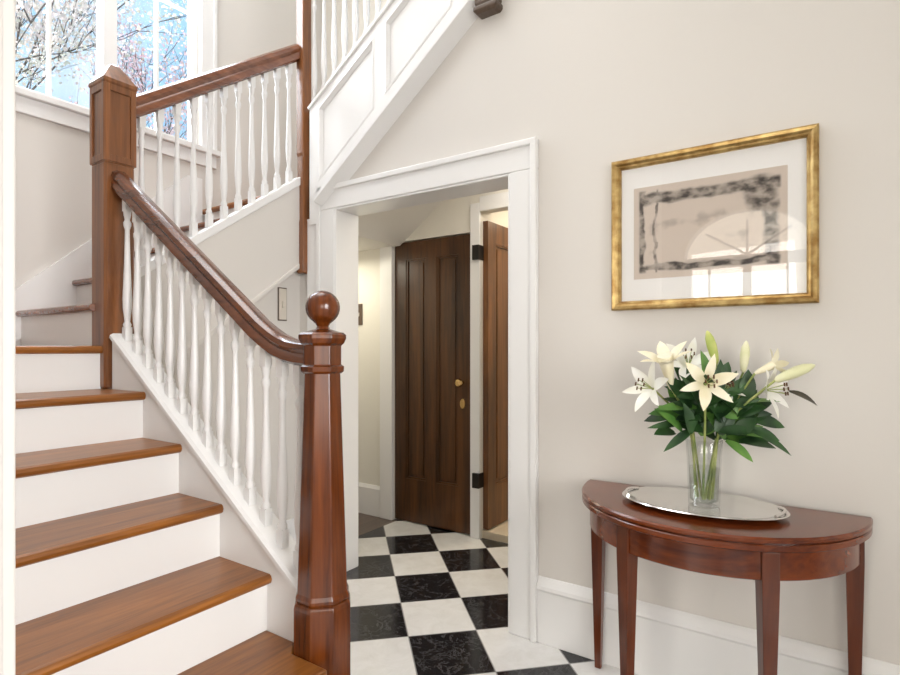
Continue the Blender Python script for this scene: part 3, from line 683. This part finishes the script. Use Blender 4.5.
def lily(label, head, facing, size, kind, leaves, petalmat='petal', foot=(0, 0)):
    t = thing('lily', label, 'flower', tuple(VB), 'lilies in the glass vase')
    head = Vector(head); f, u, v = frame_of(facing)
    base = head-f*size*.55
    foot = VB+Vector((foot[0], foot[1], .024))
    neck = VB+Vector((foot[0]-VB.x, foot[1]-VB.y, 0))*-.5
    hv = base-VB; r = math.hypot(hv.x, hv.y)
    rim = VB+Vector((hv.x, hv.y, 0))*(min(.042, r)/max(r, 1e-4))+Vector((0, 0, VH+.005))
    P = []
    for i in range(9):
        q = i/8
        if q < .5: p = foot.lerp(rim, q*2)
        else:
            w = (q-.5)*2; c = rim+(rim-foot).normalized()*.06
            p = rim*(1-w)**2+c*2*w*(1-w)+base*w*w
        P.append(p)
    obj('stem', tube(BM(), P, .0038, 6), M['stem'], t, smooth=60)
    if kind == 'open':
        for k in range(6):
            a = 2*math.pi*k/6+.3; side = u*math.cos(a)+v*math.sin(a)
            d = (f*.75+side*.75).normalized()
            b_ = blade(BM(), base+side*.006, d, size, size*(.42 if k % 2 else .32), .35, .18, 7, up=f)
            obj('petal', b_, M[petalmat], t, smooth=180)
        bm = BM(); b2 = BM()
        for k in range(6):
            a = 2*math.pi*k/6; side = u*math.cos(a)+v*math.sin(a); tip = base+f*size*.72+side*size*.18
            tube(bm, [base, tip], .0012, 4); tube(b2, [tip-v*.006, tip+v*.006], .0028, 5)
        sm_ = obj('stamens', bm, M['stem'], t); obj('anthers', b2, M['anther'], sm_)
    else:
        bm = BM(); k = 10
        prof = [(.05, 0), (.10, .08), (.145, .3), (.165, .55), (.14, .78), (.07, .94), (.012, 1.0)]
        if kind == 'half': prof = [(.05, 0), (.09, .1), (.13, .35), (.17, .6), (.19, .78)]
        rings(bm, [[base+f*size*1.2*z+(u*math.cos(2*math.pi*i/k)+v*math.sin(2*math.pi*i/k))*size*r*(1+.10*math.cos(3*2*math.pi*i/k)) for i in range(k)] for r, z in prof])
        obj('bud', bm, M[petalmat], t, smooth=60)
        if kind == 'half':
            for k in range(6):
                a = 2*math.pi*k/6; side = u*math.cos(a)+v*math.sin(a)
                obj('petal', blade(BM(), base+f*size*.7+side*size*.13, f*.8+side*.5, size*.6, size*.3, .5, .15, 5, up=f), M[petalmat], t, smooth=180)
    for (px, pz, dep, L, dirx, dirz, w, mt) in leaves:
        b0 = at(px, pz, dep)
        obj('leaf', blade(BM(), b0, RT*dirx+Vector((0, 0, dirz))+FW*random.uniform(-.5, .15), L, w, .3, up=(cf*random.uniform(.2, 1)+Vector((0, 0, random.uniform(.2, .9)))).normalized()), M[mt], t, smooth=180)
    return t
def rl(n_, cx, cz, sx, sz, L=.105):
    out = []
    for _ in range(n_*2+5):
        px = cx*.9+random.uniform(-sx, sx); pz = cz+.02+random.uniform(-sz, sz*.8)
        a = random.uniform(-1.3, 1.3)+px*8
        out.append((px, pz, random.uniform(-.07, .04), L*random.uniform(.75, 1.25), math.sin(a), math.cos(a)*.9+.05, random.uniform(.036, .054), random.choice(('leaf', 'leaf', 'leaf', 'leaf', 'leaflight'))))
    return out
K = 1/290.0   # metres per photo pixel at the vase
def px(x, y): return (x-706)*K, (508-y)*K
def H(x, y, dep=0): return at(*px(x, y), dep)
lily('open white lily lowest on the stair side of the bouquet, long stamens showing', H(643, 388, -.02), -RT*.8+cf*.5+Vector((0, 0, .25)), .095, 'open', rl(5, -.06, .27, .05, .05)+[(-.07, .29, -.03, .13, -1, -.05, .026, 'leaf'), (-.06, .27, -.05, .13, -.8, -.35, .03, 'leaf')], 'petal', (-.02, 0))
lily('half-open cream lily standing tall beside the lowest white bloom', H(664, 372, -.05), -RT*.3+Vector((0, 0, .9))+cf*.3, .135, 'half', rl(5, -.05, .3, .05, .06), 'cream', (-.025, -.012))
lily('open white lily high beside the green bud', H(693, 360, .02), -RT*.25+cf*.6+Vector((0, 0, .55)), .10, 'open', rl(5, -.03, .31, .05, .06), 'petal', (-.01, .015))
lily('open cream lily facing forward in the middle of the bouquet', H(695, 383, -.125), cf*.9-RT*.15+Vector((0, 0, .15)), .095, 'open', rl(6, -.01, .28, .06, .06), 'cream', (0, -.02))
lily('tall yellow-green bud, topmost of the bouquet', H(714, 352, 0), -RT*.28+Vector((0, 0, 1)), .10, 'bud', rl(5, .01, .33, .03, .07)+[(.01, .38, -.02, .15, -.1, 1, .045, 'leaflight'), (.025, .36, -.03, .14, .15, 1, .04, 'leaf'), (.0, .33, -.05, .15, .0, 1, .045, 'leaf')], 'bud', (.0, .01))
lily('upright pale bud beside the tall green one', H(742, 361, -.03), RT*.1+Vector((0, 0, 1)), .09, 'bud', rl(6, .07, .29, .05, .07), 'palebud', (.012, .0))
lily('cream bud leaning out over the lone dark leaf', H(757, 370, -.08), RT*.85+Vector((0, 0, .4))+cf*.1, .085, 'half', rl(5, .08, .27, .05, .06), 'cream', (.02, -.012))
lily('longest pale bud, reaching farthest from the stairs', H(772, 375, -.13), RT*.9+Vector((0, 0, .38))+cf*.1, .11, 'bud', rl(4, .09, .30, .05, .05)+[(.22, .40, -.12, .11, 1, -.25, .028, 'darkleaf')], 'palebud', (.025, .005))
lily('open white lily under the longest pale bud', H(762, 390, -.12), RT*.55+cf*.7+Vector((0, 0, .1)), .095, 'open', rl(5, .08, .26, .05, .05)+[(.12, .27, -.06, .15, .85, -.35, .032, 'leaf')], 'petal', (.018, .014))
lily('small white lily half hidden by dark leaves below the upright pale bud', H(722, 387, -.06), cf*.7+Vector((0, 0, .6))+RT*.1, .06, 'open', rl(8, .04, .25, .07, .05)+[(.05, .23, -.05, .10, .3, -.2, .036, 'leaflight')], 'petal', (.006, -.018))

# ================================================================== OUTSIDE THE LANDING WINDOW
struct('ground', slab(-30, -3.66, -15, 20, -.5, -.4), M['grass'])
def tree(label, x, y, h, targets, nb, mat, seed, spread):
    rnd = random.Random(seed)
    t = thing('cherry_tree', label, 'tree', (x, y, -.4)); bm = BM(); tips = []
    tube(bm, [(x, y, -.4), (x+.1, y+.05, h*.35), (x, y+.15, h*.6)], [.16, .12, .09], 8)
    def branch(p, d, L, r, lev):
        pts = [p]; q = Vector(p); dd = Vector(d)
        for i in range(5):
            dd = (dd+Vector((rnd.uniform(-1, 1), rnd.uniform(-1, 1), rnd.uniform(-.6, 1)))*.22).normalized(); q = q+dd*L/5; pts.append(q.copy())
            if lev < 2 and i > 0:
                for _ in range(2):
                    branch(q.copy(), (dd+Vector((rnd.uniform(-1, 1), rnd.uniform(-1, 1), rnd.uniform(-.5, .9)))*.8).normalized(), L*.5, r*.5, lev+1)
            if lev >= 1: tips.append(q.copy())
        tube(bm, pts, [r*(1-.15*i) for i in range(6)], 5)
    for tg in targets:
        s0 = Vector((x, y+.12, h*rnd.uniform(.45, .6))); branch(s0, (Vector(tg)-s0).normalized(), (Vector(tg)-s0).length, .022, 0)
    obj('branches', bm, M['bark'], t, label='dark branches')
    bm = BM()
    for _ in range(nb):
        p = rnd.choice(tips)+Vector((rnd.gauss(0, spread), rnd.gauss(0, spread), rnd.gauss(0, spread)))
        a = Vector((rnd.uniform(-1, 1), rnd.uniform(-1, 1), rnd.uniform(-1, 1))).normalized(); c = a.orthogonal().normalized(); e_ = a.cross(c); s = rnd.uniform(.016, .032)
        bm.faces.new([bm.verts.new(p+(c*math.cos(2*math.pi*k/5)+e_*math.sin(2*math.pi*k/5))*s+a*(.3*s if k % 2 else 0)) for k in range(5)])
    o = obj('blossom', bm, mat, t); o['kind'] = 'stuff'
tree('white-blossomed tree with dark branches outside the landing window', -9, -.3, 5.6, [(-8.7, .8, 6.8), (-8.2, 1.2, 6.2), (-9.2, 1.5, 7.2), (-8.3, .9, 5.2), (-9, .6, 6.0)], 15000, M['blossom'], 3, .12)
tree('pink-blossomed tree seen over the short handrail', -9.5, 2.9, 4.2, [(-9.4, 2.5, 5.2), (-9.3, 3.2, 5.6), (-9.5, 3.4, 5.0), (-9.2, 2.9, 4.9)], 4200, M['pinkblossom'], 5, .08)
